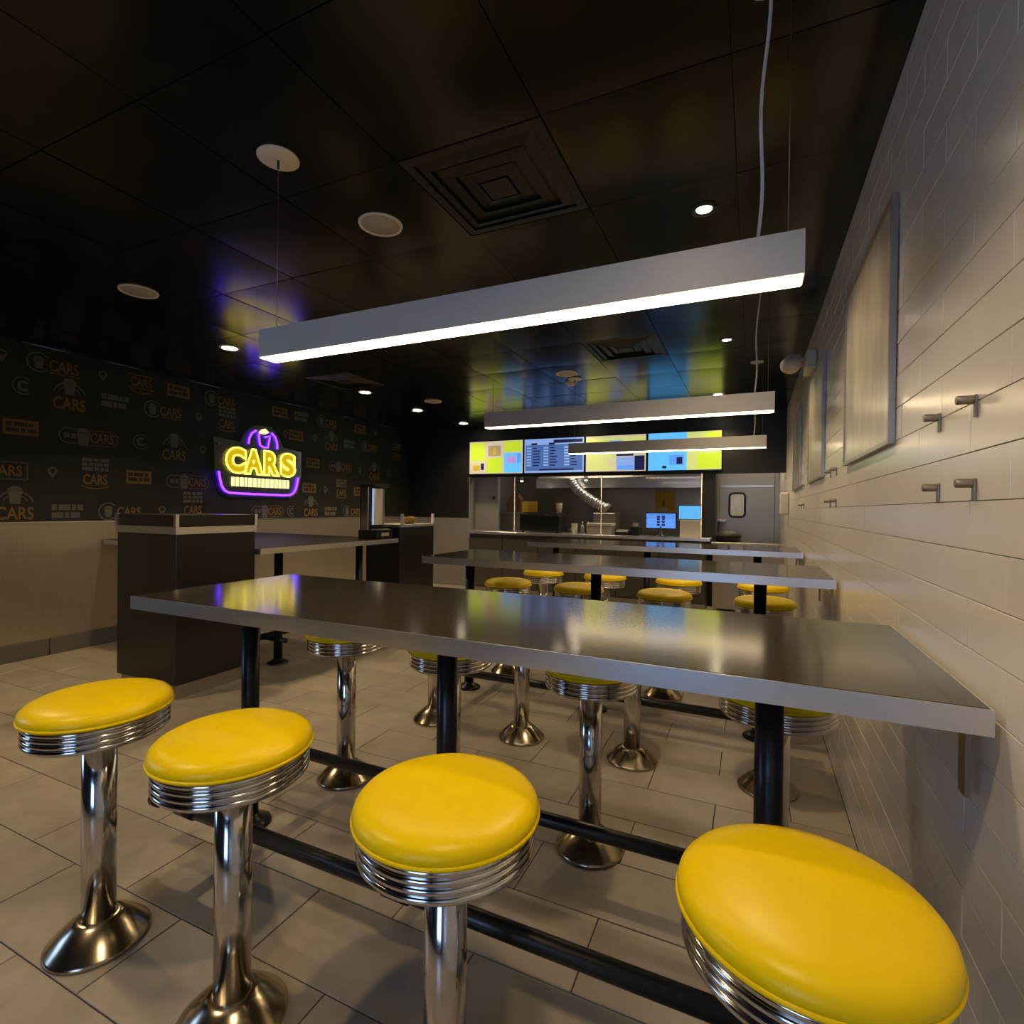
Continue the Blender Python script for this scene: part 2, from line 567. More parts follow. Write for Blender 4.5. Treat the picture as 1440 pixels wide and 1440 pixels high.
part('round_latch', MB().lathe([(0.028, 0), (0.028, 0.015), (0.018, 0.02)], seg=16, axis='y', c3=(-4.03, 8.03, 1.515)), 'black_plastic', wk)

# ceiling: grid of black tiles
ceil = struct('ceiling', MB().box(XL - 0.2, XR + 0.2, YF - 0.2, YK + 0.2, ZC + 0.012, ZC + 0.15), 'cgrid')
CT = 0.61
GX0, GY0 = -1.905, 1.69


def ceil_tile(name, a, c):
    mb = MB()
    n = 6
    v = []
    for j in range(n + 1):
        for i in range(n + 1):
            u, t = i / n * 2 - 1, j / n * 2 - 1
            sag = -0.0022 * (1 - u ** 4) * (1 - t ** 4) * 1.0
            v.append((u * a / 2, t * c / 2, sag))
    f = []
    for j in range(n):
        for i in range(n):
            p = j * (n + 1) + i
            f.append((p, p + n + 1, p + n + 2, p + 1))
    mb.add(v, f, True)
    m_ = len(mb.v)
    mb.box(-a / 2, a / 2, -c / 2, c / 2, 0.0006, 0.012)
    return mb.mesh(name, M['ctile'])


cmesh = {}
VENTS = {(1, 0), (-4, 4), (1, 4)}
for j in range(-7, 14):
    for i in range(-7, 5):
        x0, x1 = GX0 + CT * i, GX0 + CT * (i + 1)
        y0, y1 = GY0 + CT * j, GY0 + CT * (j + 1)
        x0, x1 = max(x0, XL), min(x1, XR)
        y0, y1 = max(y0, YF), min(y1, YK)
        if x1 - x0 < 0.03 or y1 - y0 < 0.03 or (i, j) in VENTS:
            continue
        key = (round(x1 - x0, 3), round(y1 - y0, 3))
        if key not in cmesh:
            cmesh[key] = ceil_tile('ceiling_tile_mesh', key[0] - 0.004, key[1] - 0.004)
        link('ceiling_tile', cmesh[key], ceil, ((x0 + x1) / 2, (y0 + y1) / 2, ZC),
             (random.uniform(-0.006, 0.006), random.uniform(-0.006, 0.006), 0))

# door at the end of the passage
dr = struct('door_1', MB().box(-0.52, 0.33, YK - 0.05, YK - 0.008, 0.012, 2.05, 0.004), 'steel', 'brushed steel door with rounded window')


def rrect(cx, cz, a, c, r, n=5):
    P = []
    for sx, sz, a0 in ((1, 1, 0), (-1, 1, 90), (-1, -1, 180), (1, -1, 270)):
        for k in range(n + 1):
            t = math.radians(a0 + 90 * k / n)
            P.append((cx + sx * (a - r) + r * math.cos(t), cz + sz * (c - r) + r * math.sin(t)))
    return P


gk = MB()
gk.tube([(x, YK - 0.055, z) for x, z in rrect(-0.235, 1.44, 0.12, 0.20, 0.06)], 0.018, 8, True)
part('window_gasket', gk, 'rubber', dr, 'black window gasket')
part('window_pane', MB().prism(rrect(-0.235, 1.44, 0.115, 0.195, 0.055)[::-1], YK - 0.058, YK - 0.05), 'picture', dr, 'rounded window pane')
part('kick_band', MB().box(-0.50, 0.31, YK - 0.054, YK - 0.05, 1.74, 1.775), 'alu', dr)
tr = struct('trim_1', MB().box(-0.58, -0.525, YK - 0.05, YK, 0, 2.12).box(0.335, 0.395, YK - 0.05, YK, 0, 2.12).box(-0.58, 0.395, YK - 0.05, YK, 2.06, 2.12), 'steel', 'steel door frame')


# ------------------------------------------------------------------ bar stools
def make_stool():
    root = thing('bar_stool', (0, 0, 0), '', 'stool', 'yellow chrome bar stools')
    top = 0.762
    pr = [(0.150, top - 0.052), (0.184, top - 0.050), (0.1900, top - 0.046), (0.1912, top - 0.038), (0.188, top - 0.028),
          (0.180, top - 0.019), (0.166, top - 0.012), (0.145, top - 0.007), (0.112, top - 0.003), (0.07, top - 0.001), (0.02, top), (0.001, top)]
    cu = part('seat_cushion', MB().lathe(pr, seg=64), 'vinyl', root, 'yellow vinyl cushion')
    pp = [(0.1895 + 0.0045 * math.cos(t), top - 0.0485 + 0.0045 * math.sin(t)) for t in [math.radians(a) for a in range(-150, 151, 30)]]
    part('piping', MB().lathe(pp, seg=64, cap=False), 'vinyl', cu)
    z0, z1 = top - 0.122, top - 0.053
    pr = [(0.05, z0 + 0.004), (0.165, z0), (0.178, z0 + 0.001)]
    nb = 4
    h = (z1 - z0 - 0.004) / nb
    for k in range(nb):
        for a in range(-90, 91, 30):
            t = math.radians(a)
            pr.append((0.177 + 0.0068 * math.cos(t), z0 + 0.002 + h * (k + 0.5) + h * 0.46 * math.sin(t)))
    pr += [(0.176, z1), (0.10, z1)]
    part('seat_band', MB().lathe(pr, seg=64), 'chrome', root, 'ribbed chrome seat band')
    part('post', MB().lathe([(0.0445, 0.055), (0.0445, z0 + 0.004)], seg=40), 'chrome', root)
    pr = [(0.130, 0.0), (0.134, 0.003), (0.134, 0.009), (0.129, 0.014), (0.113, 0.030), (0.090, 0.051), (0.068, 0.067), (0.058, 0.073), (0.050, 0.075), (0.0445, 0.075)]
    part('base_flange', MB().lathe(pr, seg=48), 'chrome_base', root)
    return root


proto = make_stool()
SX = (-1.815, -1.215, -0.570, 0.083)
PITCH = 1.881
ROWS = [(0.935, 'on near side of the closest table'), (2.015, 'on far side of the closest table'),
        (0.935 + PITCH, 'on near side of the middle table'), (2.015 + PITCH, 'on far side of the middle table'),
        (0.935 + 2 * PITCH, 'on near side of the farthest table')]
COLS = ['at its open left end', 'second from its open left end', 'second from the tiled wall', 'next to the tiled wall']
first = True
for ry, rn in ROWS:
    for sx, cn in zip(SX, COLS):
        o = proto if first else copy_tree(proto)
        first = False
        o.location = (sx, ry, 0.001)
        o.rotation_euler.z = random.uniform(0, 6.28)
        o['label'] = 'yellow stool %s, %s' % (rn, cn)


# ------------------------------------------------------------------ long bar tables
def rail_x(mb, x0, x1, y, z, r):
    mb.tube([(x0, y, z), (x1, y, z)], r, 16)
    return mb


def make_table():
    root = thing('bar_table', (0, 0, 0), '', 'table', 'long bar tables')
    x0, x1, y0, y1, zt = -2.089, 0.387, -0.370, 0.370, 1.0
    part('tabletop', MB().box(x0 + 0.004, x1 - 0.004, y0 + 0.004, y1 - 0.004, zt - 0.045, zt, 0.0015), 'laminate', root, 'dark laminate top')
    e = MB()
    e.box(x0, x1, y0, y0 + 0.004, zt - 0.048, zt - 0.001).box(x0, x1, y1 - 0.004, y1, zt - 0.048, zt - 0.001)
    e.box(x0, x0 + 0.004, y0 + 0.004, y1 - 0.004, zt - 0.048, zt - 0.001).box(x1 - 0.004, x1, y0 + 0.004, y1 - 0.004, zt - 0.048, zt - 0.001)
    part('edge_band', e, 'alu', root, 'brushed aluminium edge band')
    for lx in (-1.909, -0.945, 0.048):
        lg = part('leg', MB().lathe([(0.035, 0.02), (0.035, zt - 0.052)], lx, 0, 28), 'black_paint', root)
        part('foot_flange', MB().lathe([(0.085, 0.001), (0.085, 0.010), (0.06, 0.022), (0.037, 0.035), (0.035, 0.045)], lx, 0, 28), 'black_paint', lg)
        part('top_plate', MB().box(lx - 0.09, lx + 0.09, -0.09, 0.09, zt - 0.052, zt - 0.045), 'black_paint', lg)
        part('crossbar', MB().tube([(lx, -0.255, 0.2), (lx, 0.255, 0.2)], 0.021, 14), 'black_paint', root)
    for yy in (-0.265, 0.255):
        r = MB()
        rail_x(r, -2.09, 0.30, yy, 0.2, 0.026)
        fr_ = part('foot_rail', r, 'black_paint', root)
        for f0, f1, fr2 in [(lx - 0.045, lx + 0.045, 0.031) for lx in (-1.909, -0.945, 0.048)] + [(-2.10, -2.065, 0.033), (0.275, 0.31, 0.033)]:
            part('pipe_fitting', MB().tube([(f0, yy, 0.2), (f1, yy, 0.2)], fr2, 16), 'black_paint', fr_)
    for yy in (-0.26, 0.26):
        b = MB()
        b.box(0.374, 0.384, yy - 0.018, yy + 0.018, 0.80, zt - 0.048)
        b.box(0.20, 0.378, yy - 0.018, yy + 0.018, zt - 0.056, zt - 0.0485)
        part('wall_bracket', b, 'hook', root)
    return root


tp = make_table()
for i, nm in enumerate(('closest to the viewer, reflecting the neon sign', 'in the middle of the three', 'farthest back, before the serving counter')):
    o = tp if i == 0 else copy_tree(tp)
    o.location = (0, 1.543 + PITCH * i, 0)
    o['label'] = 'long dark bar table with aluminium edge, ' + nm


# ------------------------------------------------------------------ pendant linear lights
def make_pendant():
    root = thing('pendant_light', (0, 0, 0), '', 'light', 'linear pendant lights')
    x0, x1, y0, y1, z0, z1 = -1.75, 0.107, -0.04, 0.04, 1.915, 2.022
    hs = MB()
    hs.box(x0, x1, y0, y0 + 0.004, z0, z1).box(x0, x1, y1 - 0.004, y1, z0, z1)
    hs.box(x0, x0 + 0.004, y0 + 0.004, y1 - 0.004, z0, z1).box(x1 - 0.004, x1, y0 + 0.004, y1 - 0.004, z0, z1)
    hs.box(x0 + 0.004, x1 - 0.004, y0 + 0.004, y1 - 0.004, z1 - 0.004, z1)
    part('housing', hs, 'housing', root, 'grey aluminium housing')
    part('diffuser', MB().box(x0 + 0.004, x1 - 0.004, y0 + 0.004, y1 - 0.004, z0 - 0.003, z0 + 0.02), 'lens', root, 'glowing warm white diffuser')
    for wx in (-1.70, 0.072):
        part('suspension_wire', MB().tube([(wx, 0, z1), (wx, 0, ZC)], 0.0012, 6), 'hook', root)
    c = MB()
    P = [(0.002 + 0.02 * t + 0.006 * math.sin(t * 9), 0.0, z1 + (ZC - z1) * t) for t in [k / 14 for k in range(15)]]
    c.tube(P, 0.0045, 8)
    part('power_cord', c, 'white', root, 'white power cord')
    part('canopy', MB().lathe([(0.055, ZC - 0.014), (0.055, ZC - 0.003)], 0.02, 0, 24), 'white', root)
    part('canopy', MB().lathe([(0.02, ZC - 0.014), (0.07, ZC - 0.012), (0.078, ZC - 0.007), (0.078, ZC - 0.003)], -1.70, 0, 32), 'cream', root, 'round cream ceiling plate')
    part('wire_grip', MB().lathe([(0.005, ZC - 0.045), (0.005, ZC - 0.014)], -1.70, 0, 10), 'black_plastic', root)
    return root


pp_ = make_pendant()
for i, nm in enumerate(('largest and closest to the viewer', 'in the middle of the three', 'smallest, hanging before the menu screens')):
    o = pp_ if i == 0 else copy_tree(pp_)
    o.location = (0, 1.48 + PITCH * i, 0)
    o['label'] = 'long grey linear pendant light, ' + nm


# ------------------------------------------------------------------ ceiling fittings
dl_meshes = None


def downlight(x, y, label, power=DOWN_W, small=False):
    global dl_meshes
    root = thing('downlight', (x, y, ZC), label, 'light', 'recessed ceiling downlights')
    if dl_meshes is None:
        dl_meshes = (MB().lathe([(0.058, -0.004), (0.074, -0.009), (0.082, -0.006), (0.084, -0.0025)], seg=28, cap=False).mesh('downlight_trim', M['white']),
                     MB().lathe([(0.060, -0.0062), (0.060, -0.0040)], seg=28).mesh('downlight_lens', M['bulb']),
                     MB().lathe([(0.034, -0.004), (0.042, -0.012), (0.055, -0.010), (0.058, -0.0025)], seg=28, cap=False).mesh('downlight_trim', M['black_plastic']))
    o1 = link('trim_ring', dl_meshes[2 if small else 0], root)
    o2 = link('lens', dl_meshes[1], root)
    if small:
        o2.scale = (0.55, 0.55, 1)
    ld = bpy.data.lights.new('downlight_lamp', 'SPOT')
    ld.energy = power
    ld.color = WARM
    ld.spot_size = math.radians(128)
    ld.spot_blend = 0.7
    ld.shadow_soft_size = 0.05
    lo = bpy.data.objects.new('lamp', ld)
    COL.objects.link(lo)
    lo.parent = root
    lo.location = (0, 0, -0.03)


downlight(-4.126, 3.10, 'lit recessed downlight left of the nearest pendant light end', 85)
downlight(-4.20, 4.93, 'lit recessed downlight above the drinks dispenser side', 85)
downlight(-4.29, 6.13, 'lit recessed downlight second from the back along the printed wall', 85)
downlight(-4.25, 7.35, 'lit recessed downlight above the leftmost menu screen')
downlight(-2.36, 6.71, 'lit recessed downlight just above the middle pendant light')
downlight(-2.36, 7.45, 'lit recessed downlight between the middle pendant and the menu screens')
downlight(-0.216, 2.506, 'lit recessed downlight high above the right end of the nearest pendant', small=True)
downlight(-0.203, 4.487, 'lit recessed downlight between nearest and middle pendants, by the right wall', small=True)
downlight(-0.385, 6.63, 'lit recessed downlight above right end of the middle pendant')
downlight(-0.40, 7.45, 'lit recessed downlight above right end of the farthest pendant')
downlight(-2.25, 0.25, 'recessed downlight behind the viewer over the front stools', 60)
downlight(-0.25, 0.40, 'recessed downlight behind the viewer beside the tiled wall', 45)
downlight(-4.15, 1.20, 'recessed downlight outside the view along the printed wall', 90)

for i, (x, y, r, lb) in enumerate(((-1.644, 2.029, 0.105, 'round ceiling speaker beside the large air vent'),
                                   (-3.578, 2.047, 0.11, 'round ceiling speaker at far left, above the printed wall'),
                                   (-3.732, 5.672, 0.11, 'round ceiling speaker beyond the nearest pendant, left of middle'),
                                   (-1.711, 5.007, 0.11, 'round ceiling speaker over the middle of the room, near small vent'))):
    t = thing('ceiling_speaker', (x, y, ZC), lb, 'speaker', 'round ceiling speakers')
    part('rim', MB().lathe([(r - 0.016, -0.004), (r - 0.012, -0.010), (r - 0.003, -0.010), (r, -0.0025)], seg=36, cap=False), 'cream', t)
    part('grille', MB().lathe([(r - 0.014, -0.003), (r - 0.015, -0.006), (0.02, -0.009), (0.001, -0.009)][::-1], seg=36, cap=False), 'grille', t)

t = thing('smoke_detector', (-1.782, 5.361, ZC), 'small round white smoke detector beside the middle ceiling speaker', 'smoke detector')
part('body', MB().lathe([(0.001, -0.04), (0.04, -0.038), (0.055, -0.025), (0.06, -0.0025)], seg=28, cap=False), 'white', t)
part('ring', MB().lathe([(0.045, -0.036), (0.050, -0.031)], seg=28, cap=False), 'grille', t)


def vent(i, j, label):
    cx, cy = GX0 + CT * (i + 0.5), GY0 + CT * (j + 0.5)
    t = thing('air_vent', (cx, cy, ZC), label, 'vent', 'square ceiling air vents')
    a = CT / 2 - 0.005

    def sq(mb, ro, zo, ri, zi):
        v = [(-ro, -ro, zo), (ro, -ro, zo), (ro, ro, zo), (-ro, ro, zo), (-ri, -ri, zi), (ri, -ri, zi), (ri, ri, zi), (-ri, ri, zi)]
        f = [(k, k + 4, (k + 1) % 4 + 4, (k + 1) % 4) for k in range(4)]
        mb.add(v, f)
        mb.add([(x, y, z + 0.003) for x, y, z in v], [q[::-1] for q in f])
    m_ = MB()
    sq(m_, a, -0.001, a - 0.04, -0.004)
    part('frame', m_, 'blackwall', t)
    for q, r in enumerate((a - 0.045, a - 0.115, a - 0.185)):
        m_ = MB()
        sq(m_, r, 0.003, r - 0.045, -0.009)
        part('louver', m_, 'blackwall', t)
    part('core_plate', MB().box(-(a - 0.24), a - 0.24, -(a - 0.24), a - 0.24, -0.011, -0.007), 'blackwall', t)
    part('back_plate', MB().box(-a, a, -a, a, 0.006, 0.011), 'blackwall', t)


vent(1, 0, 'large black square air vent nearest on the ceiling')
vent(-4, 4, 'small-looking black air vent below the left end of nearest pendant')
vent(1, 4, 'black square air vent behind the middle of nearest pendant light')


# ------------------------------------------------------------------ things on the right wall
for i, (y0, y1, nm) in enumerate(((1.97, 2.87, 'largest and closest'), (3.72, 4.62, 'second along the wall'), (5.42, 6.25, 'farthest along the wall'))):
    z0, z1 = 1.555, 2.33
    t = thing('picture_frame', (XR, (y0 + y1) / 2, z0), 'glossy framed picture on the white tiled wall, ' + nm, 'picture', 'framed pictures')
    hw, h = (y1 - y0) / 2, z1 - z0
    f = MB()
    f.box(-0.020, -0.002, -hw, -hw + 0.014, 0, h).box(-0.020, -0.002, hw - 0.014, hw, 0, h)
    f.box(-0.020, -0.002, -hw + 0.014, hw - 0.014, 0, 0.014).box(-0.020, -0.002, -hw + 0.014, hw - 0.014, h - 0.014, h)
    part('frame', f, 'frame', t, 'thin metal frame')
    part('print', MB().box(-0.013, -0.006, -hw + 0.014, hw - 0.014, 0.014, h - 0.014), 'picture', t, 'picture under glossy glazing')

HK = {}
for gi, (gy, gn) in enumerate(((0, 'nearest'), (PITCH, 'second'), (2 * PITCH, 'farthest'))):
    for hy, hn in ((1.54, 'left'), (1.32, 'right')):
        for hz, zn in ((1.565, 'upper'), (1.40, 'lower')):
            t = thing('coat_hook', (XR, hy + gy, hz), '%s %s metal coat hook of the %s group on the tiled wall' % (zn, hn, gn), 'hook', 'coat hooks')
            if not HK:
                HK['p'] = MB().lathe([(0.0075, -0.034), (0.009, -0.032), (0.009, -0.008), (0.008, -0.006)], seg=16, axis='x', c3=(0, 0, 0)).mesh('peg', M['hook'])
                HK['b'] = MB().box(-0.006, -0.001, -0.005, 0.005, -0.034, 0.010, 0.001).mesh('back_plate', M['hook'])
            link('peg', HK['p'], t)
            link('back_plate', HK['b'], t)

t = thing('emergency_light', (XR, 4.35, 2.40), 'twin-headed white emergency light high on the tiled wall', 'emergency light')
part('housing', MB().box(-0.07, -0.001, -0.14, 0.14, -0.05, 0.08, 0.008), 'white', t)
for yy, zz, xx in ((-0.10, -0.01, -0.165), (0.10, 0.06, -0.135)):
    pr = [(max(0.001, 0.068 * math.cos(a)), 0.062 * math.sin(a)) for a in [math.radians(d) for d in range(-90, 91, 15)]]
    h = part('lamp_head', MB().lathe(pr, seg=24, c3=(xx, yy, zz), cap=False), 'cream', t)
    part('lamp_arm', MB().tube([(-0.07, yy, 0.03), (xx, yy, zz)], 0.014, 10), 'white', h)

t = thing('wall_dispenser', (XR, 7.2, 1.35), 'small white dispenser on the tiled wall near the steel door', 'dispenser')
part('body', MB().box(-0.10, -0.001, -0.09, 0.09, -0.05, 0.22, 0.015), 'white', t)
part('slot', MB().box(-0.102, -0.0995, -0.02, 0.02, 0.08, 0.16), 'black_plastic', t)


# ------------------------------------------------------------------ neon sign on the printed wall
def text_mesh(txt, size, offset=0.0, outline=None, extrude=0.0):
    cu = bpy.data.curves.new('t', 'FONT')
    cu.body = txt
    cu.size = size
    cu.offset = offset
    cu.resolution_u = 4
    if outline:
        cu.fill_mode = 'NONE'
        cu.bevel_depth = outline
        cu.bevel_resolution = 2
    else:
        cu.extrude = extrude
    ob = bpy.data.objects.new('t', cu)
    COL.objects.link(ob)
    dg = bpy.context.evaluated_depsgraph_get()
    me = bpy.data.meshes.new_from_object(ob.evaluated_get(dg))
    bpy.data.objects.remove(ob)
    bpy.data.curves.remove(cu)
    return me


def to_wall(me, cy, cz, x, wy, hz):
    """fit a text mesh (xy) into a wall box centred at (cy, cz), wy x hz; text reads along +y"""
    xs = [v.co.x for v in me.vertices]
    ys = [v.co.y for v in me.vertices]
    a0, a1, b0, b1 = min(xs), max(xs), min(ys), max(ys)
    for v in me.vertices:
        X, Y, Z = v.co
        v.co = (x + Z, cy + ((X - a0) / (a1 - a0) - 0.5) * wy, cz + ((Y - b0) / (b1 - b0) - 0.5) * hz)
    return me


SXW = 0.055
sign = thing('neon_sign', (XL, 4.67, 1.45), 'lit yellow and purple neon sign reading CARS on the printed wall', 'sign')


def sgn(name, me_or_mb, m, parent=None, label=None):
    me = me_or_mb.mesh(name, M[m]) if isinstance(me_or_mb, MB) else me_or_mb
    if not isinstance(me_or_mb, MB):
        me.materials.clear()
        me.materials.append(M[m])
    me.transform(Matrix.Translation((0, -4.67, -1.45)))
    return link(name, me, parent or sign, label=label)


bp = [(4.02, 2.12), (4.36, 2.10), (4.42, 2.22), (4.56, 2.33), (4.80, 2.34), (4.93, 2.22), (4.99, 2.10), (5.30, 2.07),
      (5.30, 1.75), (5.24, 1.52), (5.12, 1.44), (4.20, 1.44), (4.10, 1.52), (4.04, 1.75)]
sgn('backing_panel', MB().prism(bp, 0.030, 0.036, 'yz'), 'acrylic', label='clear acrylic backing panel')
for st_y, st_z in ((4.08, 2.05), (5.24, 2.02), (4.18, 1.50), (5.16, 1.50)):
    sgn('standoff', MB().lathe([(0.010, 0.001), (0.010, 0.045)], seg=12, axis='x', c3=(0, st_y, st_z)), 'hook')
lw = [(4.15, 0.285), (4.395, 0.285), (4.68, 0.25), (4.925, 0.265)]
for ch, (y0, wd) in zip('CARS', lw):
    L = sgn('letter', to_wall(text_mesh(ch, 0.4, 0.034, None, 0.004), y0 + wd / 2, 1.875, 0.046, wd - 0.02, 0.30), 'neon_fill', label='yellow letter ' + ch)
    sgn('outline_tube', to_wall(text_mesh(ch, 0.4, 0.032, 0.0115), y0 + wd / 2, 1.875, 0.056, wd, 0.325), 'neon_yellow', parent=L, label='bright yellow outline tube')
yb = 4.24
random.seed(3)
gb = MB()
while yb < 5.08:
    wd = random.uniform(0.035, 0.055)
    k = random.randrange(3)
    gb.box(0.044, 0.052, yb, yb + wd, 1.565, 1.675)
    yb += wd + 0.018
sgn('lower_lettering', gb, 'neon_white', label='pale yellow strip of small lettering')
U = [(4.075, 1.73), (4.09, 1.65), (4.11, 1.57), (4.15, 1.51), (4.21, 1.485), (4.4, 1.48), (4.7, 1.477), (5.0, 1.475), (5.10, 1.48), (5.16, 1.51), (5.20, 1.57), (5.22, 1.65), (5.235, 1.72)]
sgn('purple_tube', MB().tube([(0.05, y, z) for y, z in U], 0.013, 10), 'neon_purple', label='purple neon tube along the bottom')
sgn('purple_tube', MB().tube([(0.05, y, z) for y, z in ((4.465, 2.09), (4.475, 2.16), (4.51, 2.225), (4.57, 2.265))], 0.012, 10), 'neon_purple')
sgn('purple_tube', MB().tube([(0.05, y, z) for y, z in ((4.80, 2.265), (4.855, 2.22), (4.885, 2.15), (4.89, 2.07))], 0.012, 10), 'neon_purple')
sgn('cup_tube', MB().tube([(0.05, y, z) for y, z in ((4.61, 2.24), (4.615, 2.16), (4.63, 2.09), (4.68, 2.07), (4.745, 2.07), (4.76, 2.14), (4.775, 2.22), (4.70, 2.20))], 0.012, 10), 'neon_purple', label='purple cup outline')
sgn('cream_swirl', MB().tube([(0.05, y, z) for y, z in ((4.63, 2.245), (4.66, 2.275), (4.70, 2.29), (4.74, 2.265), (4.70, 2.25), (4.66, 2.25))], 0.017, 10), 'neon_white', label='white cream swirl')

# ------------------------------------------------------------------ printed badges of the wallpaper (flat print on the wall)
PX = 0.0012


def flat(mb, poly, x=PX):
    n = len(poly)
    mb.add([(x, a, b) for a, b in poly], [tuple(range(n))])
    return mb


def rect(mb, y0, y1, z0, z1, x=PX):
    return flat(mb, [(y0, z0), (y1, z0), (y1, z1), (y0, z1)], x)


def ringp(mb, cy, cz, r0, r1, a0=0, a1=360, n=20, x=PX):
    v, f = [], []
    for k in range(n + 1):
        t = math.radians(a0 + (a1 - a0) * k / n)
        v += [(x, cy + r0 * math.cos(t), cz + r0 * math.sin(t)), (x, cy + r1 * math.cos(t), cz + r1 * math.sin(t))]
    for k in range(n):
        f.append((2 * k, 2 * k + 1, 2 * k + 3, 2 * k + 2))
    mb.add(v, f)
    return mb


_tc = {}


def txt(mb, s, cy, cz, wy, hz, x=PX):
    if s not in _tc:
        me = text_mesh(s, 1.0, 0.02)
        _tc[s] = ([tuple(v.co) for v in me.vertices], [tuple(p.vertices) for p in me.polygons])
    V, F = _tc[s]
    a0, a1 = min(v[0] for v in V), max(v[0] for v in V)
    b0, b1 = min(v[1] for v in V), max(v[1] for v in V)
    mb.add([(x, cy + ((v[0] - a0) / (a1 - a0) - 0.5) * wy, cz + ((v[1] - b0) / (b1 - b0) - 0.5) * hz) for v in V], F)
    return mb


def cup(mb, cy, cz, h):
    w_ = h * 0.32
    flat(mb, [(cy - w_ * 0.7, cz - h / 2), (cy + w_ * 0.7, cz - h / 2), (cy + w_, cz + h * 0.22), (cy - w_, cz + h * 0.22)])
    flat(mb, [(cy + w_ * math.cos(t) * 1.05, cz + h * 0.26 + h * 0.24 * math.sin(t)) for t in [math.pi * k / 8 for k in range(9)]])
    return mb


def lines(mb, y0, y1, z0, z1, n):
    """rows of word-like blocks too small to read"""
    rs = random.Random(n * 7 + 1)
    h = (z1 - z0) / n
    for k in range(n):
        y = y0
        while y < y1 - 0.02:
            d = min(rs.uniform(0.03, 0.09), y1 - y)
            rect(mb, y, y + d, z0 + h * k + h * 0.16, z0 + h * (k + 1) - h * 0.1)
            y += d + 0.012
    return mb


def badge(kind):
    g, t = MB(), MB()
    if kind == 1:      # ring with cup, word to the right
        ringp(g, -0.11, 0, 0.075, 0.088, 40, 320)
        cup(g, -0.11, 0, 0.11)
        txt(t, 'CARS', 0.075, -0.005, 0.22, 0.10)
        rect(t, -0.03, 0.19, -0.075, -0.066)
    elif kind == 2:    # arch with cup, word below
        ringp(g, 0, -0.02, 0.118, 0.13, 15, 165)
        ringp(g, 0, -0.02, 0.085, 0.093, 25, 155)
        cup(g, 0, 0.07, 0.15)
        txt(t, 'CARS', 0, -0.085, 0.25, 0.11)
    elif kind == 3:    # ring with a C
        ringp(g, 0, 0, 0.066, 0.076, 50, 310)
        ringp(g, 0.005, 0, 0.026, 0.045, 45, 315, 12)
    elif kind == 4:    # tan plaque
        rect(t, -0.12, 0.12, -0.065, 0.065)
    elif kind == 5:    # grey words
        lines(g, -0.12, 0.12, -0.07, 0.07, 2)
    elif kind == 6:    # oval, cup, word
        ringp(g, -0.15, 0, 0.062, 0.072, 60, 300)
        rect(g, -0.15, -0.08, 0.06, 0.068)
        rect(g, -0.15, -0.08, -0.068, -0.06)
        lines(g, -0.18, -0.09, -0.03, 0.03, 1)
        cup(g, -0.03, 0, 0.16)
        txt(t, 'CARS', 0.125, 0, 0.20, 0.095)
        ringp(t, 0.18, 0, 0.075, 0.083, -70, 70, 12)
        rect(t, 0.03, 0.20, 0.066, 0.073)
        rect(t, 0.03, 0.20, -0.073, -0.066)
    elif kind == 7:    # little drop
        ringp(g, 0, 0.01, 0.020, 0.036, 0, 360, 12)
        flat(g, [(-0.03, -0.01), (0.0, -0.06), (0.03, -0.01), (0, -0.03)])
    elif kind == 8:    # stacked words
        lines(g, -0.11, 0.11, 0.02, 0.15, 3)
        txt(t, 'CARS', 0, -0.055, 0.20, 0.10)
        ringp(t, 0, 0.12, 0.255, 0.265, -115, -65, 10)
    elif kind == 9:    # framed word
        txt(t, 'CARS', 0, 0, 0.22, 0.09)
        for a in (-0.075, 0.068):
            rect(g, -0.15, 0.15, a, a + 0.008)
        for a in (-0.15, 0.142):
            rect(g, a, a + 0.008, -0.075, 0.075)
    elif kind == 10:   # tan word on plaque with swoosh
        for a in (-0.06, 0.07):
            rect(t, -0.12, 0.12, a, a + 0.012)
        txt(t, 'CARS', 0, 0.01, 0.2, 0.09)
        ringp(t, 0, 0.14, 0.235, 0.245, -115, -65, 10)
    res = []
    if kind == 4:
        d = MB()
        lines(d, -0.10, 0.10, -0.05, 0.05, 2)
        d.v = [(x + 0.0008, y, z) for x, y, z in d.v]
        res.append((t.mesh('tan_print', M['tan_print']), d.mesh('dark_print', M['dark_print'])))
    else:
        a = g.mesh('grey_print', M['grey_print']) if g.v else None
        b = t.mesh('tan_print', M['tan_print']) if t.v else None
        res.append((a or b, b if a else None))
    return res[0]


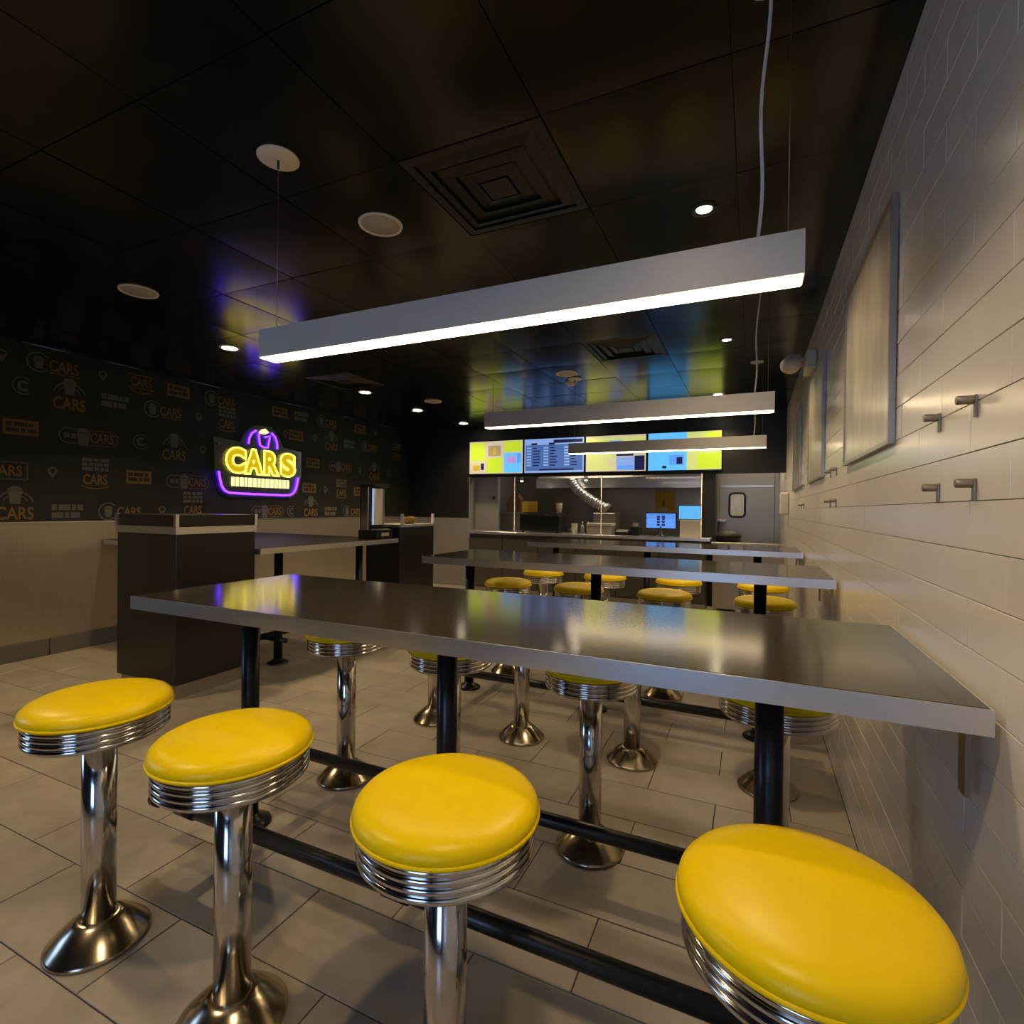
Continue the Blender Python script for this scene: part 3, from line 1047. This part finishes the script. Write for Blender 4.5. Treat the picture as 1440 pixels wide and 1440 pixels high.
BM = {k: badge(k) for k in range(1, 11)}
PL = [(305, 225, 1), (578, 290, 7), (795, 360, 10), (1005, 390, 4), (1240, 455, 1), (130, 410, 3), (392, 460, 2), (650, 500, 5), (920, 550, 1),
      (1118, 585, 7), (1278, 600, 8), (118, 645, 4), (490, 700, 6), (793, 725, 3), (980, 755, 2), (1140, 770, 7), (30, 885, 9), (295, 895, 7),
      (537, 905, 8), (782, 925, 4), (1050, 950, 6), (85, 1100, 2), (380, 1120, 5), (680, 1120, 1), (912, 1110, 7), (1085, 1085, 8), (10, 165, 7)]
PR = [(455, 540, 4), (575, 550, 5), (720, 590, 1), (905, 640, 4), (990, 655, 7), (545, 690, 4), (485, 680, 7), (650, 705, 7), (745, 720, 2), (845, 740, 5),
      (960, 755, 1), (1110, 785, 8), (1245, 720, 7), (640, 845, 4), (790, 865, 6), (905, 885, 7), (985, 890, 2), (1070, 900, 3), (1150, 910, 1), (1280, 910, 8),
      (1205, 820, 4), (620, 985, 4), (710, 995, 7), (800, 990, 8), (900, 1005, 4), (380, 1135, 6), (520, 1120, 3), (628, 1115, 2), (740, 1130, 5), (860, 1130, 1),
      (1175, 1025, 2), (1235, 1025, 5), (1310, 1035, 4), (1335, 1120, 7)]
for px, py, kd in [(a / 4, 440 + b / 4, k) for a, b, k in PL] + [(280 + a / 4, 440 + b / 4, k) for a, b, k in PR]:
    p = on_wall(px, py, XL)
    z = max(min(p.z, ZC - 0.14), WZ + 0.17 if kd in (2, 8) else WZ + 0.10)
    if p.y > YB - 0.2:
        continue
    a, b = BM[kd]
    o = link('printed_badge', a, wall_left, (XL, p.y, z))
    if b:
        link('badge_print', b, o)

# ------------------------------------------------------------------ left side: console, wall counter, cabinet, drinks dispenser
cx0, cx1, cy0, cy1 = -4.22, -3.55, 2.28, 2.90
t = thing('waste_console', ((cx0 + cx1) / 2, (cy0 + cy1) / 2, 0), 'dark laminate waste console with aluminium band, beside the wall counter', 'console')
hx, hy = (cx1 - cx0) / 2, (cy1 - cy0) / 2
part('plinth', MB().box(-hx + 0.02, hx - 0.02, -hy + 0.02, hy - 0.02, 0.0, 0.10), 'steel', t, 'steel plinth')
part('body', MB().box(-hx, hx, -hy, hy, 0.10, 1.135, 0.003), 'cabinet', t)
part('metal_band', MB().box(-hx - 0.008, hx + 0.008, -hy - 0.008, hy + 0.008, 1.135, 1.185), 'alu', t, 'aluminium band')
part('upper_box', MB().box(-hx, hx, -hy, hy, 1.185, 1.268, 0.003), 'cabinet', t)
e = MB()
for a, b in ((-1, -1), (1, -1), (1, 1), (-1, 1)):
    e.box(a * hx - 0.012, a * hx + 0.012, b * hy - 0.012, b * hy + 0.012, 1.185, 1.272)
part('corner_post', e, 'alu', t, 'aluminium corner posts')

t = thing('wall_counter', (-4.55, 3.79, 0), 'long dark counter with pale edge along the printed wall', 'counter')
part('countertop', MB().box(-1.065, 1.046, -0.875, 0.875, 0.955, 1.0, 0.0015), 'reflected_black', t)
e = MB().box(1.046, 1.050, -0.88, 0.88, 0.953, 0.999).box(-1.065, 1.046, -0.88, -0.875, 0.953, 0.999).box(-1.065, 1.046, 0.875, 0.88, 0.953, 0.999)
part('edge_band', e, 'alu', t)
for ly in (-0.565, 0.44):
    lg = part('leg', MB().lathe([(0.035, 0.02), (0.035, 0.955)], 0.89, ly, 24), 'black_paint', t)
    part('foot_flange', MB().lathe([(0.085, 0.001), (0.085, 0.010), (0.06, 0.022), (0.037, 0.035), (0.035, 0.045)], 0.89, ly, 24), 'black_paint', lg)
    part('crossbar', MB().tube([(0.66, ly, 0.2), (0.98, ly, 0.2)], 0.021, 12), 'black_paint', t)
part('foot_rail', MB().tube([(0.70, -0.80, 0.2), (0.70, 0.80, 0.2)], 0.026, 14), 'black_paint', t)

kx0, kx1, ky0, ky1 = -4.02, -3.55, 4.76, 5.44
t = thing('condiment_cabinet', ((kx0 + kx1) / 2, (ky0 + ky1) / 2, 0), 'dark cabinet with pale top at the end of the wall counter', 'cabinet')
hx, hy = (kx1 - kx0) / 2, (ky1 - ky0) / 2
part('body', MB().box(-hx, hx, -hy, hy, 0.0, 1.115, 0.003), 'cabinet', t)
part('top', MB().box(-hx - 0.012, hx + 0.012, -hy, hy + 0.012, 1.115, 1.142), 'alu', t, 'pale metal top')
for py_ in (-hy + 0.06, hy):
    part('divider', MB().box(hx - 0.03, hx, py_ - 0.012, py_ + 0.012, 1.142, 1.262), 'white', t, 'white upright divider')
t = thing('condiment_bowl', (-3.70, 5.14, 1.142), 'small amber bowl of sachets on the dark cabinet', 'bowl')
part('bowl', MB().lathe([(0.05, 0.001), (0.085, 0.03), (0.10, 0.075), (0.093, 0.075), (0.08, 0.035), (0.045, 0.012), (0.001, 0.01)], seg=28, cap=False), 'bowl', t)
fs = MB()
for k in range(14):
    a, r = k * 2.4, 0.02 + 0.045 * ((k * 7) % 5) / 5
    fs.box(r * math.cos(a) - 0.022, r * math.cos(a) + 0.022, r * math.sin(a) - 0.014, r * math.sin(a) + 0.014, 0.05 + 0.006 * (k % 6), 0.056 + 0.006 * (k % 6))
f_ = part('sachets', fs, 'yellow_card', t)
f_['kind'] = 'stuff'
f_ = None

t = thing('drink_dispenser', (-3.70, 4.525, 1.0), 'tall black and chrome drinks dispenser on the end of the wall counter', 'dispenser')
part('base', MB().box(-0.13, 0.15, -0.15, 0.15, 0.0, 0.10, 0.006), 'black_plastic', t)
part('back_body', MB().box(-0.13, 0.02, -0.13, 0.13, 0.10, 0.62, 0.012), 'black_plastic', t)
part('side_panel', MB().box(-0.10, 0.01, -0.140, -0.131, 0.06, 0.60, 0.004), 'chrome', t, 'chrome side panel')
fp = []
for k in range(13):
    a = math.pi * (k / 12) - math.pi / 2
    fp.append((0.02 + 0.085 * math.cos(a), 0.115 * math.sin(a)))
part('front_column', MB().prism([(x, y) for x, y in fp], 0.16, 0.58, 'xy'), 'chrome', t, 'curved chrome front')
part('top_cap', MB().box(-0.14, 0.11, -0.135, 0.135, 0.60, 0.635, 0.008), 'black_plastic', t)
part('spout', MB().lathe([(0.014, 0.115), (0.018, 0.16)], 0.085, 0, 14), 'black_plastic', t)
part('name_plate', MB().box(0.150, 0.153, -0.07, 0.07, 0.03, 0.07), 'cream', t, 'pale label plate')
part('drip_tray', MB().box(0.02, 0.14, -0.10, 0.10, 0.101, 0.112), 'steel', t)
t.scale = (0.9, 0.9, 0.92)

# ------------------------------------------------------------------ serving counter, menu screens, kitchen
t = thing('serving_counter', (-2.36, 7.40, 0), 'long serving counter with pale top and dark panelled front', 'counter')
part('counter_top', MB().box(-1.86, 1.86, -0.05, 0.40, 0.93, 0.97, 0.003), 'alu', t, 'pale metal top')
part('body', MB().box(-1.80, 1.80, 0.03, 0.38, 0.08, 0.93), 'counterfront', t)
for k in range(6):
    part('front_panel', MB().box(-1.795 + 0.6 * k, -1.795 + 0.6 * k + 0.59, 0.0, 0.03, 0.10, 0.86, 0.003), 'counterfront', t)
part('kick_plate', MB().box(-1.80, 1.80, 0.05, 0.36, 0.0, 0.08), 'steel', t)

t = thing('low_gate', (-0.07, 7.40, 0), 'low steel gate between the serving counter and tiled wall', 'gate')
part('panel', MB().box(-0.40, 0.44, 0.0, 0.04, 0.05, 0.88, 0.004), 'steel', t)
part('top_rail', MB().box(-0.42, 0.455, -0.02, 0.06, 0.88, 0.925, 0.004), 'steel', t)
for a in (-0.38, 0.40):
    part('leg', MB().box(a, a + 0.035, 0.003, 0.037, 0.0, 0.05), 'steel', t)

SC = [(-4.375, -3.375), (-3.365, -2.350), (-2.340, -1.412), (-1.402, -0.385)]
SL = ['lime menu screen with food pictures, leftmost of four', 'dark blue menu screen listing columns of items, second of four',
      'lime and cream menu screen, third of four, behind farthest pendant', 'sky blue and lime menu screen, rightmost of four']
Z0, Z1 = 1.90, 2.46
for si, ((x0, x1), lb) in enumerate(zip(SC, SL)):
    wd, ht = x1 - x0, Z1 - Z0
    t = thing('menu_screen', ((x0 + x1) / 2, YB, Z0), lb, 'screen', 'menu screens above the counter')
    part('casing', MB().box(-wd / 2, wd / 2, -0.06, -0.001, 0, ht, 0.004), 'black_plastic', t)
    base = ('sc_cream', 'sc_light', 'sc_cream', 'sc_blue')[si]
    a = wd / 2 - 0.012
    dsp = part('display', MB().box(-a, a, -0.064, -0.060, 0.012, ht - 0.012), base, t)

    def blk(u0, u1, v0, v1, m, lvl=1):
        """block of the picture on the screen; u, v from 0 to 1"""
        mb = MB().box(-a + 2 * a * u0, -a + 2 * a * u1, -0.064 - 0.0008 * lvl, -0.064, 0.012 + (ht - 0.024) * v0, 0.012 + (ht - 0.024) * v1)
        part('picture_block', mb, m, dsp)
    if si == 0:
        blk(0.02, 0.30, 0.42, 0.96, 'sc_lime')
        blk(0.34, 0.62, 0.02, 0.48, 'sc_lime')
        blk(0.66, 0.98, 0.66, 0.97, 'sc_lime')
        blk(0.66, 0.98, 0.02, 0.62, 'sc_blue')
        blk(0.72, 0.88, 0.30, 0.52, 'sc_lilac', 2)
        blk(0.90, 0.97, 0.32, 0.60, 'sc_pos', 2)
        blk(0.36, 0.60, 0.54, 0.86, 'sc_tan')
        blk(0.45, 0.51, 0.58, 0.78, 'sc_gold', 2)
        blk(0.07, 0.20, 0.10, 0.26, 'sc_gold')
        blk(0.22, 0.28, 0.12, 0.32, 'sc_navy')
        blk(0.02, 0.30, 0.34, 0.40, 'sc_pale')
    elif si == 1:
        blk(0.02, 0.98, 0.06, 0.82, 'sc_mid')
        blk(0.50, 0.98, 0.86, 0.96, 'sc_navy')
        blk(0.26, 0.84, 0.06, 0.11, 'sc_navy', 2)
        rs = random.Random(5)
        for cidx, (u0, u1) in enumerate(((0.04, 0.28), (0.33, 0.60), (0.68, 0.95))):
            for r_ in range(7):
                v = 0.20 + 0.085 * r_
                blk(u0, u0 + 0.08, v, v + 0.045, 'sc_light', 2)
                blk(u0 + 0.11, u0 + 0.11 + rs.uniform(0.06, 0.13), v, v + 0.035, 'sc_navy', 2)
        blk(0.12, 0.22, 0.82, 0.88, 'sc_navy', 2)
        blk(0.42, 0.52, 0.82, 0.88, 'sc_navy', 2)
    elif si == 2:
        blk(0.0, 1.0, 0.60, 0.95, 'sc_pale')
        blk(0.05, 0.30, 0.66, 0.84, 'sc_lime', 2)
        blk(0.40, 0.62, 0.62, 0.86, 'sc_light', 2)
        blk(0.62, 0.74, 0.60, 0.74, 'sc_tan', 2)
        blk(0.03, 0.48, 0.03, 0.50, 'sc_pale')
        blk(0.36, 0.46, 0.14, 0.36, 'sc_cream', 2)
        blk(0.52, 0.82, 0.02, 0.40, 'sc_light')
        blk(0.54, 0.80, 0.06, 0.16, 'sc_pos', 2)
        blk(0.82, 0.98, 0.02, 0.42, 'sc_navy')
        blk(0.52, 0.80, 0.42, 0.48, 'sc_navy')
    else:
        blk(0.54, 1.0, 0.0, 1.0, 'sc_pale')
        blk(0.68, 0.99, 0.03, 0.42, 'sc_lime', 2)
        blk(0.80, 0.99, 0.76, 0.97, 'sc_lime', 2)
        blk(0.54, 0.90, 0.58, 0.72, 'sc_cream', 2)
        blk(0.30, 0.50, 0.14, 0.40, 'sc_pos')
        blk(0.40, 0.48, 0.16, 0.34, 'sc_navy', 2)
        blk(0.20, 0.26, 0.05, 0.12, 'sc_navy')

# things standing on the serving counter
CZ = 0.971
t = thing('counter_appliance', (-2.97, 7.62, CZ), 'black countertop appliance at the left part of the serving counter', 'appliance')
part('body', MB().box(-0.33, 0.33, -0.15, 0.12, 0.02, 0.28, 0.01), 'black_plastic', t)
part('lid', MB().box(-0.34, 0.20, -0.155, 0.125, 0.28, 0.31, 0.008), 'black_plastic', t)
for a in (-0.29, 0.29):
    part('foot', MB().lathe([(0.02, 0), (0.02, 0.02)], a, -0.1, 12), 'rubber', t)
t = thing('yellow_card', (-3.18, 7.60, CZ + 0.311), 'small yellow card standing on the black counter appliance', 'card')
part('card', MB().box(-0.125, 0.125, -0.004, 0.004, 0.004, 0.17), 'yellow_card', t)
part('stand', MB().box(-0.10, 0.10, -0.03, 0.03, 0, 0.004), 'black_plastic', t)
for i, (x, lb) in enumerate(((-2.62, 'left of two cream cup stacks on the counter appliance'), (-2.48, 'right of two cream cup stacks beside the black appliance'))):
    t = thing('cup_stack', (x if i == 0 else -2.45, 7.62, CZ), lb, 'cups')
    h0 = 0.30 if i else 0.282
    if i == 0:
        t.location = (-2.70, 7.62, CZ + 0.3105)
    c = MB()
    b0 = 0.0
    for k in range(4):
        z = b0 + k * 0.022
        c.lathe([(0.036, z), (0.048, z + 0.075), (0.051, z + 0.078), (0.05, z + 0.082)], seg=20)
    part('cups', c, 'cream', t)
t = thing('food_box', (-2.03, 7.58, CZ), 'white lidded box on the middle of the serving counter', 'box')
part('body', MB().box(-0.18, 0.18, -0.11, 0.11, 0, 0.13, 0.006), 'steel_pale', t)
part('lid', MB().box(-0.19, 0.19, -0.12, 0.12, 0.13, 0.165, 0.006), 'paper', t)
t = thing('paper_tray', (-1.70, 7.58, CZ), 'low tray of paper slips beside the white box', 'tray')
part('tray', MB().box(-0.10, 0.10, -0.10, 0.10, 0, 0.05, 0.004), 'black_plastic', t)
part('paper', MB().box(-0.08, 0.08, -0.08, 0.08, 0.05, 0.075), 'paper', t)
t = thing('register_screen', (-1.17, 7.60, CZ), 'blue-lit cash register screen on the serving counter', 'monitor')
part('stand', MB().lathe([(0.10, 0), (0.10, 0.012), (0.03, 0.02), (0.025, 0.14)], seg=24), 'black_plastic', t)
part('casing', MB().box(-0.215, 0.215, -0.02, 0.02, 0.10, 0.335, 0.006), 'black_plastic', t)
dsp = part('display', MB().box(-0.20, 0.20, -0.023, -0.020, 0.115, 0.32), 'sc_pos', t, 'blue screen')
g = MB()
for a in (-0.055, 0.012):
    for b in (0.145, 0.185, 0.225, 0.26):
        g.box(a, a + 0.043, -0.0245, -0.023, b, b + 0.028)
part('dark_symbols', g, 'sc_navy', dsp)['kind'] = 'stuff'
t = thing('order_terminal', (-0.77, 7.60, CZ), 'pale order terminal with sky-blue screen at the counter end', 'terminal')
part('pedestal', MB().box(-0.135, 0.135, -0.08, 0.10, 0, 0.24, 0.006), 'cream', t)
part('casing', MB().box(-0.165, 0.155, -0.03, 0.03, 0.24, 0.44, 0.006), 'black_plastic', t)
part('display', MB().box(-0.155, 0.145, -0.034, -0.030, 0.25, 0.43), 'sc_blue', t, 'sky blue screen')
t = thing('sneeze_guard', (-2.0, 7.40, CZ), 'clear sneeze guard on thin posts along the serving counter', 'guard')
for a in (-1.35, 0.02, 1.38):
    part('post', MB().lathe([(0.03, 0.0), (0.03, 0.006), (0.009, 0.012), (0.009, 0.86)], a, 0, 12), 'steel', t)
part('pane', MB().box(-1.34, 0.01, -0.003, 0.003, 0.25, 0.84), 'glass', t)
part('pane', MB().box(0.03, 1.37, -0.003, 0.003, 0.25, 0.84), 'glass', t)

# kitchen behind
t = thing('extractor_hood', (-2.0, 9.0, 1.72), 'large steel extractor hood hanging in the kitchen', 'hood')
part('canopy', MB().prism([(-0.40, 0.0), (0.69, 0.0), (0.69, 0.75), (0.10, 0.75), (-0.40, 0.14)], -1.45, 1.25, 'yz'), 'steel', t)
part('lip', MB().box(-1.47, 1.27, -0.42, -0.40, -0.02, 0.15), 'alu', t)
part('duct', MB().box(-0.4, 0.2, 0.15, 0.6, 0.75, 0.975), 'steel', t)
t = thing('cooking_range', (-2.3, 9.25, 0), 'steel cooking range with pans under the extractor hood', 'range')
part('body', MB().box(-0.95, 0.75, -0.38, 0.40, 0.05, 0.90, 0.01), 'steel', t)
part('backsplash', MB().box(-0.95, 0.75, 0.36, 0.42, 0.90, 1.25), 'steel', t)
for k in range(4):
    part('control_knob', MB().lathe([(0.03, 0), (0.026, 0.03)], seg=14, axis='y', c3=(-0.75 + 0.45 * k, -0.41, 0.80)), 'black_plastic', t)
for x in (-0.9, 0.70):
    part('foot', MB().lathe([(0.03, 0), (0.03, 0.05)], x, -0.3, 12), 'rubber', t)
t = thing('kitchen_shelf', (-1.35, 9.50, 1.16), 'steel kitchen shelf carrying cups behind the register', 'shelf')
part('board', MB().box(-0.20, 0.95, -0.20, 0.195, 0.0, 0.03, 0.003), 'alu', t)
part('bracket', MB().box(-0.15, -0.12, -0.10, 0.195, -0.12, 0.0), 'steel', t)
part('bracket', MB().box(0.86, 0.89, -0.10, 0.195, -0.12, 0.0), 'steel', t)
t = thing('yellow_poster', (-1.43, YK - 0.006, 1.31), 'yellow poster with dark mark on the kitchen back wall', 'poster')
part('sheet', MB().box(-0.175, 0.175, -0.004, 0.0, 0, 0.38), 'yellow_card', t)
part('white_print', MB().prism([(0.085 * math.cos(k * math.pi / 8) - 0.02, 0.02 + 0.06 * math.sin(k * math.pi / 8)) for k in range(9)][::-1], -0.0055, -0.004), 'paper', t)
part('dark_print', MB().box(-0.035, -0.005, -0.0055, -0.004, 0.10, 0.20), 'red_print', t)
for i, (x, lb) in enumerate(((-0.85, 'left of two pale canisters on the kitchen shelf'), (-0.62, 'right of two pale canisters on the kitchen shelf'))):
    t = thing('canister', (x, 9.48, 1.1905), lb, 'canister')
    part('body', MB().lathe([(0.06, 0), (0.065, 0.01), (0.065, 0.16)], seg=20), 'cream' if i else 'white', t)
    part('lid', MB().lathe([(0.067, 0.16), (0.067, 0.18), (0.03, 0.19)], seg=20), 'alu', t)
t = thing('paper_bag', (-3.88, 8.62, 1.27), 'brown paper bag on a small shelf beside the partition', 'bag')
part('bag', MB().prism([(-0.14, 0), (0.14, 0), (0.13, 0.22), (0.07, 0.30), (-0.07, 0.30), (-0.13, 0.22)], -0.08, 0.08), 'bag', t)
part('fold', MB().box(-0.07, 0.07, -0.03, 0.03, 0.30, 0.34), 'bag', t)
t = thing('stand_shelf', (-3.88, 8.62, 0), 'pale steel stand holding the paper bag behind the counter', 'stand')
part('top', MB().box(-0.25, 0.25, -0.18, 0.18, 1.23, 1.268), 'steel_pale', t)
part('body', MB().box(-0.22, 0.22, -0.15, 0.15, 0.0, 1.23), 'steel_pale', t)

for i, (x, y, a, b, lb) in enumerate(((-2.6, 8.28, 0.60, 0.14, 'added unseen light panel over the kitchen line'), (-0.05, 8.7, 0.28, 0.28, 'added unseen light panel in the passage to the steel door'))):
    t = thing('added_light_panel', (x, y, ZC), lb, 'light', 'added kitchen light panels')  # unseen panels, added to light the kitchen and passage warmly
    part('frame', MB().box(-a - 0.02, a + 0.02, -b - 0.02, b + 0.02, -0.02, -0.004), 'white', t)
    part('diffuser', MB().box(-a, a, -b, b, -0.024, -0.020), 'added_panel_glow', t)
for x, lb in ((-3.45, 'small bright spot lamp under the leftmost menu screen'), (-2.36, 'small bright spot lamp under the middle of the menu screens')):
    t = thing('spot_lamp', (x, YB + 0.06, 1.86), lb, 'lamp', 'spot lamps under the menu screens')
    part('body', MB().lathe([(0.026, -0.07), (0.030, -0.02), (0.02, -0.001)], seg=16), 'white', t)
    part('bulb', MB().lathe([(0.001, -0.082), (0.018, -0.078), (0.024, -0.0705)], seg=16, cap=False), 'bulb', t)

# more kitchen things
t = thing('flexible_duct', (-2.45, 8.40, 0.97), 'bent silver duct curving down in the kitchen behind the counter', 'duct')
P = []
for k in range(25):
    u = k / 24
    P.append((-0.32 + 0.60 * u ** 1.8, 0.05, 0.88 - 0.50 * u))
dm = MB()
seg = 14
for k in range(24):
    a, b = Vector(P[k]), Vector(P[k + 1])
    dm.tube([a, (a + b) / 2, b], 0.085 + (0.006 if k % 2 else 0.0), seg)
part('tube', dm, 'alu', t)
part('collar', MB().tube([Vector(P[-1]) - Vector((0.03, 0, -0.02)), Vector(P[-1]) + Vector((0.03, 0, -0.02))], 0.10, 16), 'steel', t)
part('pedestal', MB().box(0.10, 0.46, -0.12, 0.22, -0.97, 0.31, 0.006), 'steel', t)
t = thing('receipt_printer', (-1.52, 7.60, CZ), 'small black receipt printer beside the register screen', 'printer')
part('body', MB().box(-0.07, 0.07, -0.09, 0.09, 0, 0.13, 0.012), 'black_plastic', t)
part('paper_slip', MB().box(-0.035, 0.035, -0.02, -0.018, 0.13, 0.18), 'paper', t)
for x, m, lb in ((-2.33, 'steel_pale', 'grey squeeze bottle left of the white lidded box'), (-2.25, 'bowl', 'amber squeeze bottle left of the white lidded box')):
    t = thing('sauce_bottle', (x if m == 'bowl' else -2.345, 7.68, CZ), lb, 'bottle')
    part('body', MB().lathe([(0.028, 0), (0.032, 0.01), (0.032, 0.10), (0.014, 0.13)], seg=18), m, t)
    part('nozzle', MB().lathe([(0.014, 0.13), (0.004, 0.18)], seg=14), 'white', t)
t = thing('waste_bin', (-0.30, 7.70, 0), 'round black bin behind the low steel gate', 'bin')
part('body', MB().lathe([(0.12, 0), (0.14, 0.02), (0.16, 0.96), (0.165, 0.98)], seg=28), 'black_plastic', t)
part('lid', MB().lathe([(0.168, 0.98), (0.168, 1.01), (0.12, 1.05), (0.03, 1.07)], seg=28), 'rubber', t)
for x, y, r_, lb in ((-2.9, 9.05, 0.16, 'left steel pan on the cooking range'), (-2.45, 9.1, 0.14, 'right steel pan on the cooking range')):
    t = thing('cooking_pan', (x, y, 0.901), lb, 'pan')
    part('bowl', MB().lathe([(r_ - 0.02, 0), (r_, 0.12), (r_ + 0.006, 0.124), (r_ - 0.006, 0.12), (r_ - 0.03, 0.012), (0.001, 0.01)], seg=28, cap=False), 'alu', t)
    part('handle', MB().tube([(0, -r_, 0.10), (0, -r_ - 0.16, 0.13)], 0.011, 10), 'black_plastic', t)
